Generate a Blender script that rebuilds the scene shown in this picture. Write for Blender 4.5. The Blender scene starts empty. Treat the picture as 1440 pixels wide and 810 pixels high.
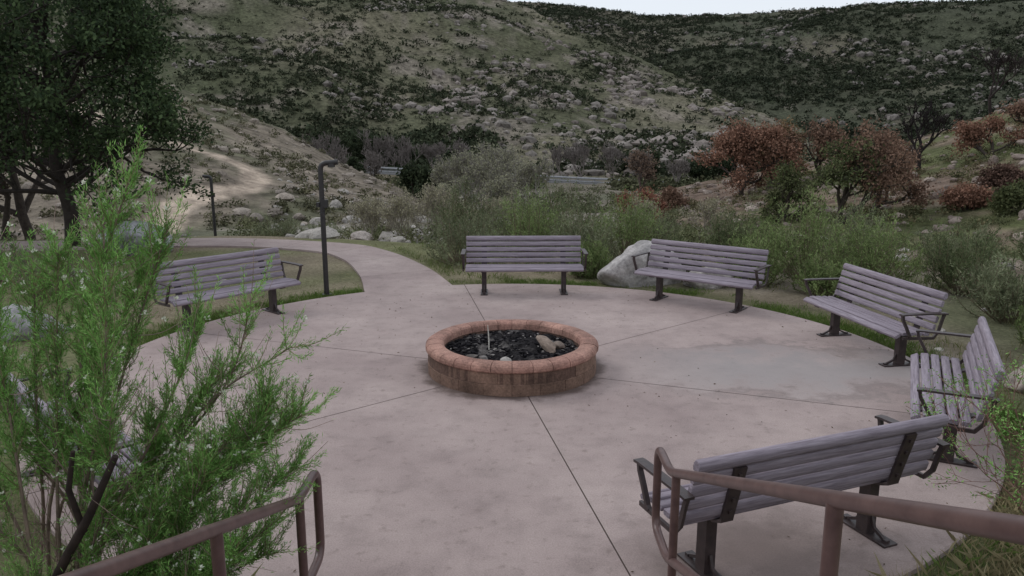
import bpy, math, numpy as np
from mathutils import Vector, noise as mnoise
rng = np.random.default_rng(7)
R = math.radians
def S(r,g,b,k=1.0):
    o=[]
    for c in (r,g,b):
        c/=255.0
        o.append(k*(c/12.92 if c<=0.04045 else ((c+0.055)/1.055)**2.4))
    return np.array(o)

# ------------------------------------------------------------------ numpy noise
def _h(ix,iy,seed):
    n=(ix.astype(np.int64)*374761393+iy.astype(np.int64)*668265263+seed*1442695041)&0x7fffffff
    n=((n^(n>>13))*1274126177)&0x7fffffff
    n=n^(n>>16)
    return (n&0xffff)/65535.0
def vn(x,y,seed=0):
    ix=np.floor(x);iy=np.floor(y);fx=x-ix;fy=y-iy
    fx=fx*fx*(3-2*fx);fy=fy*fy*(3-2*fy)
    a=_h(ix,iy,seed);b=_h(ix+1,iy,seed);c=_h(ix,iy+1,seed);d=_h(ix+1,iy+1,seed)
    return (a*(1-fx)+b*fx)*(1-fy)+(c*(1-fx)+d*fx)*fy
def fbm(x,y,sc,octv=4,seed=0):
    s=0;a=1;t=0;x=np.asarray(x,float)/sc;y=np.asarray(y,float)/sc
    for i in range(octv):
        s=s+a*vn(x+i*17.3,y+i*9.1,seed+i);t+=a;a*=.5;x=x*2.03;y=y*2.03
    return s/t
def sstep(a,b,x):
    t=np.clip((x-a)/(b-a),0,1);return t*t*(3-2*t)

# ------------------------------------------------------------------ mesh builder
class MB:
    def __init__(s): s.V=[];s.C=[];s.F=[];s.M=[];s.SM=[];s.n=0
    def add(s,v,f,mat=0,col=(1,1,1),smooth=False):
        v=np.asarray(v,float).reshape(-1,3);f=np.asarray(f,np.int64)
        c=np.asarray(col,float)
        if c.ndim==1:c=np.tile(c,(len(v),1))
        s.V.append(v);s.C.append(c);s.F.append(f+s.n);s.M.append(mat);s.SM.append(smooth);s.n+=len(v)
    def obj(s,name,mats,parent=None,link=True):
        V=np.concatenate(s.V);C=np.concatenate(s.C)
        me=bpy.data.meshes.new(name)
        li=np.concatenate([f.ravel() for f in s.F])
        tot=np.concatenate([np.full(len(f),f.shape[1]) for f in s.F])
        mi=np.concatenate([np.full(len(f),m) for f,m in zip(s.F,s.M)])
        sm=np.concatenate([np.full(len(f),x) for f,x in zip(s.F,s.SM)])
        st=np.concatenate([[0],np.cumsum(tot)[:-1]])
        me.vertices.add(len(V));me.vertices.foreach_set("co",V.astype(np.float32).ravel())
        me.loops.add(len(li));me.loops.foreach_set("vertex_index",li.astype(np.int32))
        me.polygons.add(len(tot));me.polygons.foreach_set("loop_start",st.astype(np.int32))
        me.polygons.foreach_set("material_index",mi.astype(np.int32))
        me.polygons.foreach_set("use_smooth",sm.astype(bool))
        me.update(calc_edges=True)
        ca=me.color_attributes.new("Col",'FLOAT_COLOR','POINT')
        ca.data.foreach_set("color",np.concatenate([C,np.ones((len(C),1))],1).astype(np.float32).ravel())
        for m in mats: me.materials.append(m)
        ob=bpy.data.objects.new(name,me)
        if link: bpy.context.scene.collection.objects.link(ob)
        if parent: ob.parent=parent
        return ob
def box(mb,c,s,mat=0,col=(1,1,1),rz=0):
    x,y,z=[k/2 for k in s]
    v=np.array([[a*x,b*y,d*z] for a in(-1,1) for b in(-1,1) for d in(-1,1)],float)
    if rz:
        cr,sr=math.cos(rz),math.sin(rz)
        v=np.stack([v[:,0]*cr-v[:,1]*sr,v[:,0]*sr+v[:,1]*cr,v[:,2]],1)
    mb.add(v+np.array(c),[[0,1,3,2],[4,6,7,5],[0,4,5,1],[2,3,7,6],[0,2,6,4],[1,5,7,3]],mat,col)
def tube(mb,P,rad,sides=6,mat=0,col=(1,1,1),cap=True,ref=None):
    P=np.asarray(P,float);k=len(P);rad=np.broadcast_to(np.asarray(rad,float),(k,))
    T=np.gradient(P,axis=0);T/=np.linalg.norm(T,axis=1)[:,None]+1e-9
    if ref is None: ref=np.array([0,0,1.]) if abs(T[:,2]).mean()<.8 else np.array([1.,0,0])
    A=np.cross(T,ref);A/=np.linalg.norm(A,axis=1)[:,None]+1e-9;B=np.cross(T,A)
    an=np.linspace(0,2*math.pi,sides,endpoint=False)
    v=P[:,None,:]+rad[:,None,None]*(np.cos(an)[None,:,None]*A[:,None,:]+np.sin(an)[None,:,None]*B[:,None,:])
    i=np.arange(k-1)[:,None]*sides;j=np.arange(sides)[None,:];j2=(j+1)%sides
    f=np.stack([i+j,i+sides+j,i+sides+j2,i+j2],-1).reshape(-1,4)
    mb.add(v.reshape(-1,3),f,mat,col,True)
    if cap and sides>=5:
        for e in(0,k-1):
            mb.add(np.concatenate([v[e],P[e][None]]),[[q,(q+1)%sides,sides] for q in range(sides)],mat,col)
def rnd(n): 
    d=rng.normal(size=(n,3));return d/np.linalg.norm(d,axis=1)[:,None]
def leaves(mb,c,d,L,W,col,mat=0):
    n=len(c);d=d/(np.linalg.norm(d,axis=1)[:,None]+1e-9)
    w=np.cross(d,rnd(n));w/=np.linalg.norm(w,axis=1)[:,None]+1e-9
    L=np.broadcast_to(L,(n,))[:,None];W=np.broadcast_to(W,(n,))[:,None]
    v=np.stack([c,c+d*L*.45+w*W/2,c+d*L,c+d*L*.45-w*W/2],1).reshape(-1,3)
    mb.add(v,np.arange(n*4).reshape(-1,4),mat,np.repeat(np.broadcast_to(col,(n,3)),4,axis=0))
def spline(P,n=8):
    P=np.asarray(P,float);Q=np.vstack([2*P[0]-P[1],P,2*P[-1]-P[-2]]);o=[]
    for i in range(1,len(Q)-2):
        for t in np.linspace(0,1,n,endpoint=False):
            a,b,c,d=Q[i-1:i+3]
            o.append(.5*((2*b)+(-a+c)*t+(2*a-5*b+4*c-d)*t*t+(-a+3*b-3*c+d)*t**3))
    o.append(P[-1]);return np.array(o)
def seglen_dist(X,Y,poly):
    D=np.full(np.shape(X),1e9)
    for (a,b) in zip(poly[:-1],poly[1:]):
        dx,dy=b[0]-a[0],b[1]-a[1];L=dx*dx+dy*dy+1e-9
        t=np.clip(((X-a[0])*dx+(Y-a[1])*dy)/L,0,1)
        D=np.minimum(D,np.hypot(X-a[0]-t*dx,Y-a[1]-t*dy))
    return D

# ------------------------------------------------------------------ materials
def newmat(name):
    m=bpy.data.materials.new(name);m.use_nodes=True;nt=m.node_tree
    return m,nt,nt.nodes,nt.links,nt.nodes["Principled BSDF"]
def N(ns,t,**k):
    n=ns.new(t)
    for a,b in k.items(): setattr(n,a,b)
    return n
def noisetex(ns,ls,scale,detail=5,vec=None,rough=.6):
    n=N(ns,'ShaderNodeTexNoise');n.inputs['Scale'].default_value=scale;n.inputs['Detail'].default_value=detail;n.inputs['Roughness'].default_value=rough
    if vec: ls.new(vec,n.inputs['Vector'])
    return n
def ramp(ns,ls,src,stops):
    r=N(ns,'ShaderNodeValToRGB');e=r.color_ramp.elements
    while len(e)<len(stops): e.new(.5)
    for q,(p,c) in zip(e,stops):
        q.position=p;q.color=(c[0],c[1],c[2],1) if hasattr(c,'__len__') else (c,c,c,1)
    ls.new(src,r.inputs[0]);return r
def mix(ns,ls,f,a,b,mode='MIX'):
    m=N(ns,'ShaderNodeMix',data_type='RGBA',blend_type=mode)
    for i,x in((0,f),(6,a),(7,b)):
        if isinstance(x,(int,float)): m.inputs[i].default_value=x
        elif isinstance(x,(tuple,list,np.ndarray)): m.inputs[i].default_value=(x[0],x[1],x[2],1)
        else: ls.new(x,m.inputs[i])
    return m.outputs[2]
def math_(ns,ls,op,a,b=None,clamp=False):
    m=N(ns,'ShaderNodeMath',operation=op,use_clamp=clamp)
    for i,x in((0,a),(1,b)):
        if x is None: continue
        if isinstance(x,(int,float)): m.inputs[i].default_value=x
        else: ls.new(x,m.inputs[i])
    return m.outputs[0]
def mrange(ns,ls,x,a,b,c=0,d=1):
    m=N(ns,'ShaderNodeMapRange');ls.new(x,m.inputs[0])
    for i,k in enumerate((a,b,c,d)): m.inputs[i+1].default_value=k
    return m.outputs[0]
def bump(ns,ls,bs,h,st,dist=.01):
    b=N(ns,'ShaderNodeBump');b.inputs['Strength'].default_value=st;b.inputs['Distance'].default_value=dist
    ls.new(h,b.inputs['Height']);ls.new(b.outputs[0],bs.inputs['Normal'])
def vcmat(name,rough=.85,nscale=8,lo=.75,hi=1.25,bst=0,bd=.02,fine=None,spec=.3,transl=0,flo=.65,fhi=1.35):
    m,nt,ns,ls,bs=newmat(name)
    at=N(ns,'ShaderNodeAttribute',attribute_name='Col');c=at.outputs['Color']
    if nscale:
        tc=N(ns,'ShaderNodeTexCoord').outputs['Object']
        n1=noisetex(ns,ls,nscale,4,tc)
        r=ramp(ns,ls,n1.outputs[0],[(.3,lo),(.7,hi)])
        c=mix(ns,ls,1.0,c,r.outputs[0],'MULTIPLY')
    if fine:
        n2=noisetex(ns,ls,fine,4,tc,.7);r2=ramp(ns,ls,n2.outputs[0],[(.3,flo),(.7,fhi)])
        c=mix(ns,ls,1.0,c,r2.outputs[0],'MULTIPLY')
    ls.new(c,bs.inputs['Base Color']);bs.inputs['Roughness'].default_value=rough
    bs.inputs['Specular IOR Level'].default_value=spec
    if bst: bump(ns,ls,bs,(n2 if fine else n1).outputs[0],bst,bd)
    if transl:
        tr=N(ns,'ShaderNodeBsdfTranslucent');ls.new(c,tr.inputs[0])
        mx=N(ns,'ShaderNodeMixShader');mx.inputs[0].default_value=transl
        ls.new(bs.outputs[0],mx.inputs[1]);ls.new(tr.outputs[0],mx.inputs[2])
        ls.new(mx.outputs[0],ns['Material Output'].inputs[0])
    return m
M_leaf=vcmat('leaf',.8,None,spec=.1,transl=.25)
M_shrub=vcmat('shrub_foliage',.9,None,spec=.05)
M_bark=vcmat('bark',.9,14,.6,1.3,.6,.02)
M_rock=vcmat('rock',.85,1.6,.65,1.2,.6,.04,fine=14)
M_hill=vcmat('hillside_soil',.95,.12,.75,1.25,.8,.6,fine=.9,spec=.05,flo=.45,fhi=1.45)
M_ground=vcmat('ground_soil',.95,1.2,.75,1.25,.7,.04,fine=18,spec=.05)
M_grass=vcmat('grass_blades',.8,None,spec=.15,transl=.2)
M_brick=vcmat('stained_block',.85,4,.5,1.25,.5,.012,fine=45)
M_char=vcmat('charcoal',.97,24,.4,1.7,.7,.02,spec=.08)

def concrete(name,stain):
    m,nt,ns,ls,bs=newmat(name)
    tc=N(ns,'ShaderNodeTexCoord').outputs['Object']
    big=noisetex(ns,ls,.55,5,tc,.6);mid=noisetex(ns,ls,3.5,6,tc,.65);fin=noisetex(ns,ls,90,3,tc,.7)
    c=ramp(ns,ls,big.outputs[0],[(.32,S(146,130,127)),(.5,S(161,145,141)),(.7,S(175,159,154))]).outputs[0]
    c=mix(ns,ls,1,c,ramp(ns,ls,mid.outputs[0],[(.3,.83),(.5,1.0),(.72,1.08)]).outputs[0],'MULTIPLY')
    c=mix(ns,ls,1,c,ramp(ns,ls,fin.outputs[0],[(.3,.78),(.7,1.17)]).outputs[0],'MULTIPLY')
    sp=noisetex(ns,ls,11,3,tc,.6)
    c=mix(ns,ls,ramp(ns,ls,sp.outputs[0],[(.58,0.0),(.72,.5)]).outputs[0],c,S(120,106,101))
    if stain:
        sx=N(ns,'ShaderNodeSeparateXYZ');ls.new(tc,sx.inputs[0]);X,Y=sx.outputs[0],sx.outputs[1]
        nz=math_(ns,ls,'MULTIPLY',math_(ns,ls,'SUBTRACT',mid.outputs[0],.5),1.3)
        nb=math_(ns,ls,'MULTIPLY',math_(ns,ls,'SUBTRACT',big.outputs[0],.5),2.5)
        ay=math_(ns,ls,'ABSOLUTE',math_(ns,ls,'ADD',math_(ns,ls,'SUBTRACT',Y,8.15),math_(ns,ls,'ADD',nz,nb)))
        f=math_(ns,ls,'MULTIPLY',mrange(ns,ls,ay,.2,.95,1,0),mrange(ns,ls,X,.9,2.4,0,1))
        f=math_(ns,ls,'MULTIPLY',f,.7)
        c=mix(ns,ls,f,c,S(146,141,140))
        e2=math_(ns,ls,'ABSOLUTE',math_(ns,ls,'SUBTRACT',ay,.78))
        f2=math_(ns,ls,'MULTIPLY',mrange(ns,ls,e2,0,.2,.5,0),mrange(ns,ls,X,1.2,2.4,0,1))
        c=mix(ns,ls,f2,c,S(112,102,99))
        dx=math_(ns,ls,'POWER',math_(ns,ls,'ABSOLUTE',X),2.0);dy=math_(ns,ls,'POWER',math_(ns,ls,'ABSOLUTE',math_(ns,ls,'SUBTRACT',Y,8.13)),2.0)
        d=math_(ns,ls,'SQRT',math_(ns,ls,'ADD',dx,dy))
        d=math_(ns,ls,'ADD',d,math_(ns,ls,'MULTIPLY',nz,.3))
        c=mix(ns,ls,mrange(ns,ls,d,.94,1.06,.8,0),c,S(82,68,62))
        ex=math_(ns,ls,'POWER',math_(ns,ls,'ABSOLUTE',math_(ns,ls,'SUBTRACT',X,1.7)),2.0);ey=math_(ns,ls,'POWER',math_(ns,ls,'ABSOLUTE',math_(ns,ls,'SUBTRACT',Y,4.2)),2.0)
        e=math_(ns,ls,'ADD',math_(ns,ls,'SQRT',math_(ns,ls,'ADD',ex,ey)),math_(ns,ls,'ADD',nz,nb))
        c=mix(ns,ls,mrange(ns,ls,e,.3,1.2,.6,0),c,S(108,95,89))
    ls.new(c,bs.inputs['Base Color']);bs.inputs['Roughness'].default_value=.78
    bs.inputs['Specular IOR Level'].default_value=.25
    bump(ns,ls,bs,fin.outputs[0],.25,.004)
    return m
M_conc=concrete('patio_concrete',True);M_conc2=concrete('path_concrete',False)
def simple(name,c1,c2,scale,rough,bst=.2,bd=.005,metal=0,stretch=None,spec=.5):
    m,nt,ns,ls,bs=newmat(name)
    tc=N(ns,'ShaderNodeTexCoord').outputs['Object']
    if stretch:
        mp=N(ns,'ShaderNodeMapping');mp.inputs['Scale'].default_value=stretch;ls.new(tc,mp.inputs[0]);tc=mp.outputs[0]
    n1=noisetex(ns,ls,scale,6,tc,.65)
    c=ramp(ns,ls,n1.outputs[0],[(.3,c1),(.7,c2)])
    ls.new(c.outputs[0],bs.inputs['Base Color']);bs.inputs['Roughness'].default_value=rough;bs.inputs['Metallic'].default_value=metal
    bs.inputs['Specular IOR Level'].default_value=spec
    bump(ns,ls,bs,n1.outputs[0],bst,bd);return m
M_slat=simple('weathered_slat',S(110,100,109),S(160,150,160),9,.7,.4,.004,stretch=(.5,8,8),spec=.3)
M_steel=simple('painted_brown_steel',S(46,38,39),S(70,58,57),18,.45,.2,.002)
M_rail=simple('brown_handrail_paint',S(74,54,52),S(100,77,73),12,.4,.2,.002)
M_pole=simple('dark_bronze_pole',S(34,32,33),S(52,49,49),12,.45,.1,.002)
M_gasket=simple('joint_filler',S(76,62,57),S(104,88,81),8,.9)
M_asph=simple('asphalt',(.045,.045,.047),(.07,.07,.07),4,.9)
M_bank=simple('road_embankment',S(104,98,80),S(128,118,100),1.5,.95)
M_galv=simple('galvanised_steel',S(128,130,133),S(165,166,169),6,.5,.1,.002)
M_white=simple('pale_wood',S(190,185,175),S(220,215,205),10,.6)

# ------------------------------------------------------------------ layout constants
EYE=2.63;PC=np.array([0.,8.13]);PR=4.6
pathR=spline([(-.93,12.45),(-1.6,14.3),(-2.64,16.2),(-3.86,17.3),(-7.0,18.1),(-11.5,17.5),(-17,16.2),(-24,15.5)],6)
pathL=spline([(-2.33,11.98),(-2.74,13.6),(-3.43,15.3),(-4.4,16.3),(-6.8,16.9),(-11.0,16.2),(-16.6,14.9),(-23.7,14.1)],6)
pathC=(pathR+pathL)/2
trail=[(-13.0,24),(-14.3,34),(-13.2,38),(-13.6,41.3),(-15,43.8),(-18,44.8),(-23,47.5),(-30,53)]
# ------------------------------------------------------------------ terrain
def az(xs): return np.arctan((np.array(xs,float)-720)/1105.)
T1=(az([-400,0,400,600,720,850,960,1050,1150,1250,1400]),np.array([420,380,360,345,330,290,250,220,190,180,170.]),np.array([.24,.22,.205,.175,.149,.098,.055,.0206,-.0144,-.03,-.05]))
T2=(az([400,600,740,800,890,950,1060,1150,1190,1330,1440,1800]),np.full(12,620.),np.array([.15,.152,.147,.1415,.131,.1295,.133,.138,.144,.147,.156,.19]))
T3=(az([-600,0,220,300,400,480,560,640]),np.array([85,75,72,70,68,66,62,60.]),np.array([.10,.078,.0537,.0297,-.0055,-.050,-.08,-.12]))
T4=(az([860,940,1100,1250,1350,1440,1800]),np.array([70,68,64,60,58,55,50.]),np.array([-.12,-.082,-.0547,-.0277,-.001,.034,.14]))
def H(X,Y):
    X=np.asarray(X,float);Y=np.asarray(Y,float)
    r=np.hypot(X,Y);th=np.arctan2(X,Y)
    front=1-sstep(1.0,1.5,np.abs(th))
    z=np.interp(r,[0,16,20,27,45,70,110,200,2000],[0,0,-.35,-1.15,-2.5,-4.0,-4.8,-6,-25])*front
    lay=np.zeros(r.shape,int)
    rough=fbm(X,Y,5,4,3)-.5
    pd=np.hypot(X-PC[0],Y-PC[1]);pathd=seglen_dist(X,Y,pathC[::3])
    msk=sstep(4.7,6.5,pd)*sstep(.8,2.2,pathd)
    z=z*sstep(1.0,3.6,pathd)
    z=z+rough*(.10+.35*sstep(14,30,r))*msk-.045
    bank=np.clip(.42*(3.75-Y),0,1.75)*sstep(4.55,5.1,pd)
    z=z+bank
    z=np.where((X>-1.15)&(X<1.0)&(Y<3.9),np.minimum(z,np.clip(.4*(3.4-Y),-.05,1.5)-.25),z)
    def layer(T,rf,zf,pw,amp,sc,seed,z,lay,idx,back=.3):
        rc=np.interp(th,T[0],T[1]);ra=np.interp(th,T[0],T[2]);zc=EYE+ra*rc*np.cos(np.clip(th,-1,1))
        t=(r-rf)/(rc-rf)
        tt=np.clip(t,0,1)
        hgt=np.maximum(zc-zf,0)
        g=fbm(X+30*fbm(X,Y,sc*2,2,seed+9),Y,sc,4,seed)
        rid=1-np.abs(2*fbm(X,Y*.45,sc*1.3,3,seed+4)-1)
        zz=zf+(zc-zf)*tt**pw+hgt*amp*((g-.5)*1.3+(rid-.8)*1.2)*np.clip(4*tt*(1.02-tt),0,1)
        zz=zz+(fbm(X,Y,sc*.12,3,seed+20)-.5)*amp*10*np.clip(tt*5,0,1)*(hgt/(hgt+20))
        zz=zz-np.clip(r-rc,0,1e9)*back
        zz=np.where(r<rf,-99,zz);zz=zz*front-(1-front)*50
        k=zz>z
        return np.where(k,zz,z),np.where(k,idx,lay)
    z,lay=layer(T3,30,-2.0,1.1,.12,14,11,z,lay,3)
    z,lay=layer(T4,26,-1.6,1.0,.10,14,31,z,lay,4)
    z,lay=layer(T1,104,-5.2,1.12,.22,58,51,z,lay,1,.25)
    z,lay=layer(T2,240,-10,1.0,.24,90,71,z,lay,2,.3)
    return z,lay
aa=np.concatenate([np.arange(-180,-48,4),np.arange(-48,48.01,.17),np.arange(52,180,4)])
th=np.radians(aa);rr=np.geomspace(.4,1400,400)
TH,RR=np.meshgrid(th,rr,indexing='ij')
X=RR*np.sin(TH);Y=RR*np.cos(TH);Z,LAY=H(X,Y)
na,nr=X.shape
i=np.arange(na)[:,None];j=np.arange(nr-1)[None,:];i2=(i+1)%na
F=np.stack([i*nr+j,i2*nr+j,i2*nr+j+1,i*nr+j+1],-1)
Vt=np.stack([X,Y,Z],-1).reshape(-1,3)
def blend(a,b,t): return a*(1-t[...,None])+b*t[...,None]
n1=fbm(X,Y,9,4,101);n2=fbm(X,Y,40,4,102);n3=fbm(X,Y,2.2,3,103)
one=np.ones(X.shape+(3,))
c0=blend(one*S(116,105,93),one*S(98,99,78),sstep(.42,.6,n1)); c0=blend(c0,one*S(138,128,117),sstep(.55,.7,n3)*.6)
pdG=np.hypot(X-PC[0],Y-PC[1]);lawn=(1-sstep(6,10,np.hypot(X+5.5,Y-12.8)))
c0=blend(c0,blend(one*S(130,120,102),one*S(110,111,82),sstep(.4,.6,n3)),lawn)
c0=blend(c0,one*S(86,92,58),(1-sstep(4.7,5.4,pdG+1.2*(n3-.5)))*.7)
cb=blend(one*S(100,99,88),one*S(134,129,121),sstep(.45,.65,n3))
c0=blend(c0,cb,sstep(24,34,RR)*.6)
c0=blend(c0,one*S(96,104,72),sstep(.1,.2,TH)*sstep(14,20,RR)*sstep(.4,.55,n1)*.8)
n4=fbm(X,Y*.6,90,4,110)
c1=blend(one*S(86,87,69),one*S(110,106,89),sstep(.40,.62,n2));c1=blend(c1,one*S(76,81,61),sstep(.45,.62,n4)*.7);c1=blend(c1,one*S(132,123,114),sstep(.54,.70,n1)*.7)
c2=blend(one*S(74,77,63),one*S(102,98,85),sstep(.45,.7,n2));c2=blend(c2,one*S(120,111,102),sstep(.6,.75,n1)*.5)
c3=blend(one*S(120,111,99),one*S(96,96,78),sstep(.42,.6,n1));c3=blend(c3,one*S(142,131,119),sstep(.5,.66,n3)*.7)
c4=blend(one*S(110,95,84),one*S(92,96,66),sstep(.46,.58,n1));c4=blend(c4,one*S(132,115,104),sstep(.5,.66,n3)*.7)
CT=c0.copy()
for k,c in((1,c1),(2,c2),(3,c3),(4,c4)): CT=np.where((LAY==k)[...,None],c,CT)
td=seglen_dist(X,Y,spline(np.array([(a,b,0) for a,b in trail]),4)[:,:2])
CT=blend(CT,one*S(180,164,148),(1-sstep(.45,.95,td+.4*(n3-.5)))*((LAY==3)|(LAY==0))*(RR>20))
CF=CT.reshape(-1,3)
fl=np.max(np.stack([LAY[:,:-1],np.roll(LAY,-1,0)[:,:-1],LAY[:,1:]]),0)
for k,nm,mt in((0,'ground',M_ground),(1,'hill',M_hill),(2,'hill.001',M_hill),(3,'rocky_hillside',M_hill),(4,'rocky_hillside.001',M_hill)):
    f=F[fl==k]
    if len(f)==0: continue
    u,inv=np.unique(f,return_inverse=True)
    mb=MB();mb.add(Vt[u],inv.reshape(f.shape)[:,::-1],0,CF[u],True);mb.obj(nm,[mt])
def hz(x,y): return float(H(np.array([x]),np.array([y]))[0][0])

# ------------------------------------------------------------------ patio
par=bpy.data.objects.new('patio',None);bpy.context.scene.collection.objects.link(par)
mb=MB();a=np.linspace(0,2*math.pi,129)[:-1]
mb.add(np.vstack([np.stack([PC[0]+(PR-.02)*np.cos(a),PC[1]+(PR-.02)*np.sin(a),np.full(128,-.008)],1),[[PC[0],PC[1],-.008]]]),[[q,(q+1)%128,128] for q in range(128)])
mb.obj('joint_base',[M_gasket],par)
mb=MB();g=.005
for s in range(6):
    a0=R(100+60*s-60);a1=R(100+60*s)
    n0=np.array([-math.sin(a0),math.cos(a0)])*g;n1_=np.array([math.sin(a1),-math.cos(a1)])*g
    K=24;tt=np.linspace(0,1,K+1)
    outer=np.stack([PC[0]+PR*np.cos(a0+(a1-a0)*tt),PC[1]+PR*np.sin(a0+(a1-a0)*tt)],1);inner=np.stack([PC[0]+.5*np.cos(a0+(a1-a0)*tt),PC[1]+.5*np.sin(a0+(a1-a0)*tt)],1)
    w=(1-tt)[:,None]*n0*(tt[:,None]==0)+tt[:,None]*n1_*(tt[:,None]==1)
    outer+=w;inner+=w
    be=outer+(PC-outer)/PR*.012
    v=np.vstack([np.c_[inner,np.zeros(K+1)],np.c_[be,np.zeros(K+1)],np.c_[outer,np.full(K+1,-.012)],np.c_[outer,np.full(K+1,-.15)]])
    f=[[L*(K+1)+q,(L+1)*(K+1)+q,(L+1)*(K+1)+q+1,L*(K+1)+q+1] for L in range(3) for q in range(K)]
    mb.add(v,f)
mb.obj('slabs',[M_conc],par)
par=bpy.data.objects.new('footpath',None);bpy.context.scene.collection.objects.link(par)
mb=MB();mj=MB()
brk=list(range(0,len(pathR)-1,5))+[len(pathR)-1]
for b0,b1 in zip(brk[:-1],brk[1:]):
    l=pathL[b0:b1+1].copy();r_=pathR[b0:b1+1].copy()
    for arr in(l,r_):
        if b0>0: d=arr[1]-arr[0];arr[0]=arr[0]+d/np.linalg.norm(d)*.009
    k=len(l)
    zt=-.005
    v=np.vstack([np.c_[l,np.full(k,-.15)],np.c_[l,np.full(k,zt)],np.c_[r_,np.full(k,zt)],np.c_[r_,np.full(k,-.15)]])
    mb.add(v,[[L*k+q,L*k+q+1,(L+1)*k+q+1,(L+1)*k+q] for L in range(3) for q in range(k-1)])
k=len(pathL);cc=(pathL+pathR)/2;l=pathL+(cc-pathL)*.03;r_=pathR+(cc-pathR)*.03
mj.add(np.vstack([np.c_[l,np.full(k,-.02)],np.c_[r_,np.full(k,-.02)]]),[[q,q+1,k+q+1,k+q] for q in range(1,k-1)])
mb.obj('path_slabs',[M_conc2],par);mj.obj('path_joint_base',[M_gasket],par)
mb=MB()
for q in range(10):
    y1=3.42-.375*q;z1=.15*(q+1)
    box(mb,(-.08,y1-.1875-.0,z1/2-.1),(2.05,.373,z1+.2))
box(mb,(-.08,-1.35,.65),(2.05,1.9,1.7))
mb.obj('stairs',[M_conc2])

# ------------------------------------------------------------------ rocks
import bmesh
def ico(sub):
    bm=bmesh.new();bmesh.ops.create_icosphere(bm,subdivisions=sub,radius=1)
    v=np.array([x.co[:] for x in bm.verts]);f=np.array([[q.index for q in p.verts] for p in bm.faces]);bm.free()
    return v,f
ICO={k:ico(k) for k in(1,2,4,5)}
def rock(mb,c,size,sub=4,col=(.4,.38,.36),rz=None,planes=16,mat=0,tilt=0,var=.12):
    v,f=ICO[sub];n=rnd(planes);cc=rng.uniform(.62,1.0,planes)
    d=np.clip(v@n.T,1e-3,None);rr_=cc[None,:]/d
    rad=-np.log(np.exp(-14*rr_).sum(1)+np.exp(-14*1.15))/14
    p=v*rad[:,None]
    if sub>=4:
        dn=np.array([mnoise.fractal(Vector(q*2.0+n[0]*9),1.,2.,6) for q in p]);p=p*(1+.09*dn[:,None])
        cl=np.array(col)*(1+var*np.array([mnoise.noise(Vector(q*3+n[1]*7)) for q in p]))[:,None]
    else: cl=np.array(col)
    p=p*np.array(size)
    if tilt: p=np.stack([p[:,0],p[:,1]*math.cos(tilt)-p[:,2]*math.sin(tilt),p[:,1]*math.sin(tilt)+p[:,2]*math.cos(tilt)],1)
    a=rng.uniform(0,6.28) if rz is None else rz
    p=np.stack([p[:,0]*math.cos(a)-p[:,1]*math.sin(a),p[:,0]*math.sin(a)+p[:,1]*math.cos(a),p[:,2]],1)+np.array(c)
    mb.add(p,f,mat,cl,sub>=4)
def boulder(x,y,size,col=S(165,160,158),rz=None,lift=.25):
    mb=MB();rock(mb,(x,y,hz(x,y)+size[2]*lift),size,5,col,rz,var=.3);mb.obj('boulder',[M_rock])
boulder(2.08,13.0,(.75,.5,.55),S(172,167,165),.1)
boulder(3.3,12.75,(.55,.35,.25),S(165,158,154),.3)
boulder(-7.75,16.1,(.85,.55,.42),S(150,150,152),.15,.5)
boulder(-6.3,9.7,(.5,.4,.30),S(165,162,164),.4)
boulder(-7.2,10.0,(.4,.35,.22),S(165,162,164),.4)
boulder(5.55,7.7,(.42,.38,.3),S(165,152,142),.7)
boulder(-9.2,18.9,(.55,.4,.3),S(168,160,152),.7)
boulder(-3.7,18.8,(.35,.3,.16),S(165,155,148),.7)
boulder(-4.9,20.2,(.4,.3,.2),S(170,163,156),.7)
mb=MB()
def scatter_rocks(n,amin,amax,rmin,rmax,smin,smax,cond=None,cols=(S(150,145,140),S(175,168,160))):
    a=rng.uniform(amin,amax,n);r=rng.uniform(rmin,rmax,n);x=r*np.sin(a);y=r*np.cos(a);z,l=H(x,y);tr=seglen_dist(x,y,trail);pp=seglen_dist(x,y,pathC[::3])
    for q in range(n):
        if tr[q]<1.3 or pp[q]<1.3 or (cond and not cond(x[q],y[q],l[q])): continue
        s=smin+(smax-smin)*rng.random()**3.5
        t=rng.random();rock(mb,(x[q],y[q],z[q]+s*.1),(s*rng.uniform(.8,1.4),s,s*rng.uniform(.5,.9)),2,cols[0]*(1-t)+cols[1]*t)
scatter_rocks(260,-.30,.0,19,48,.10,.45)
scatter_rocks(520,-.62,-.15,30,72,.1,.45,lambda x,y,l:l==3,(S(124,115,106),S(160,149,138)))
scatter_rocks(700,.12,.62,26,64,.08,.42,lambda x,y,l:l==4,(S(116,102,94),S(156,143,133)))
scatter_rocks(140,-.6,.6,10,30,.05,.18,lambda x,y,l:math.hypot(x,y-8.13)>5.2)
mb.obj('rocks',[M_rock])
mb=MB()
a=rng.uniform(-.1,.3,4200);r=rng.uniform(108,270,4200);x=r*np.sin(a);y=r*np.cos(a);z,l=H(x,y);g=fbm(x,y,14,3,301)
dens=.9*np.exp(-((a-.19)/.07)**2)*(g>.52)+(g>.64)*.4
for q in np.nonzero((rng.random(4200)<dens)&(l==1))[0]:
    s=.25+1.5*rng.random()**2.5;t=rng.random();rock(mb,(x[q],y[q],z[q]),(s*1.2,s,s*.8),1,S(104,96,90)*(1-t)+S(150,140,134)*t,planes=8)
a=rng.uniform(-.4,.3,3400);r=rng.uniform(108,350,3400);x=r*np.sin(a);y=r*np.cos(a);z,l=H(x,y)
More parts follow.
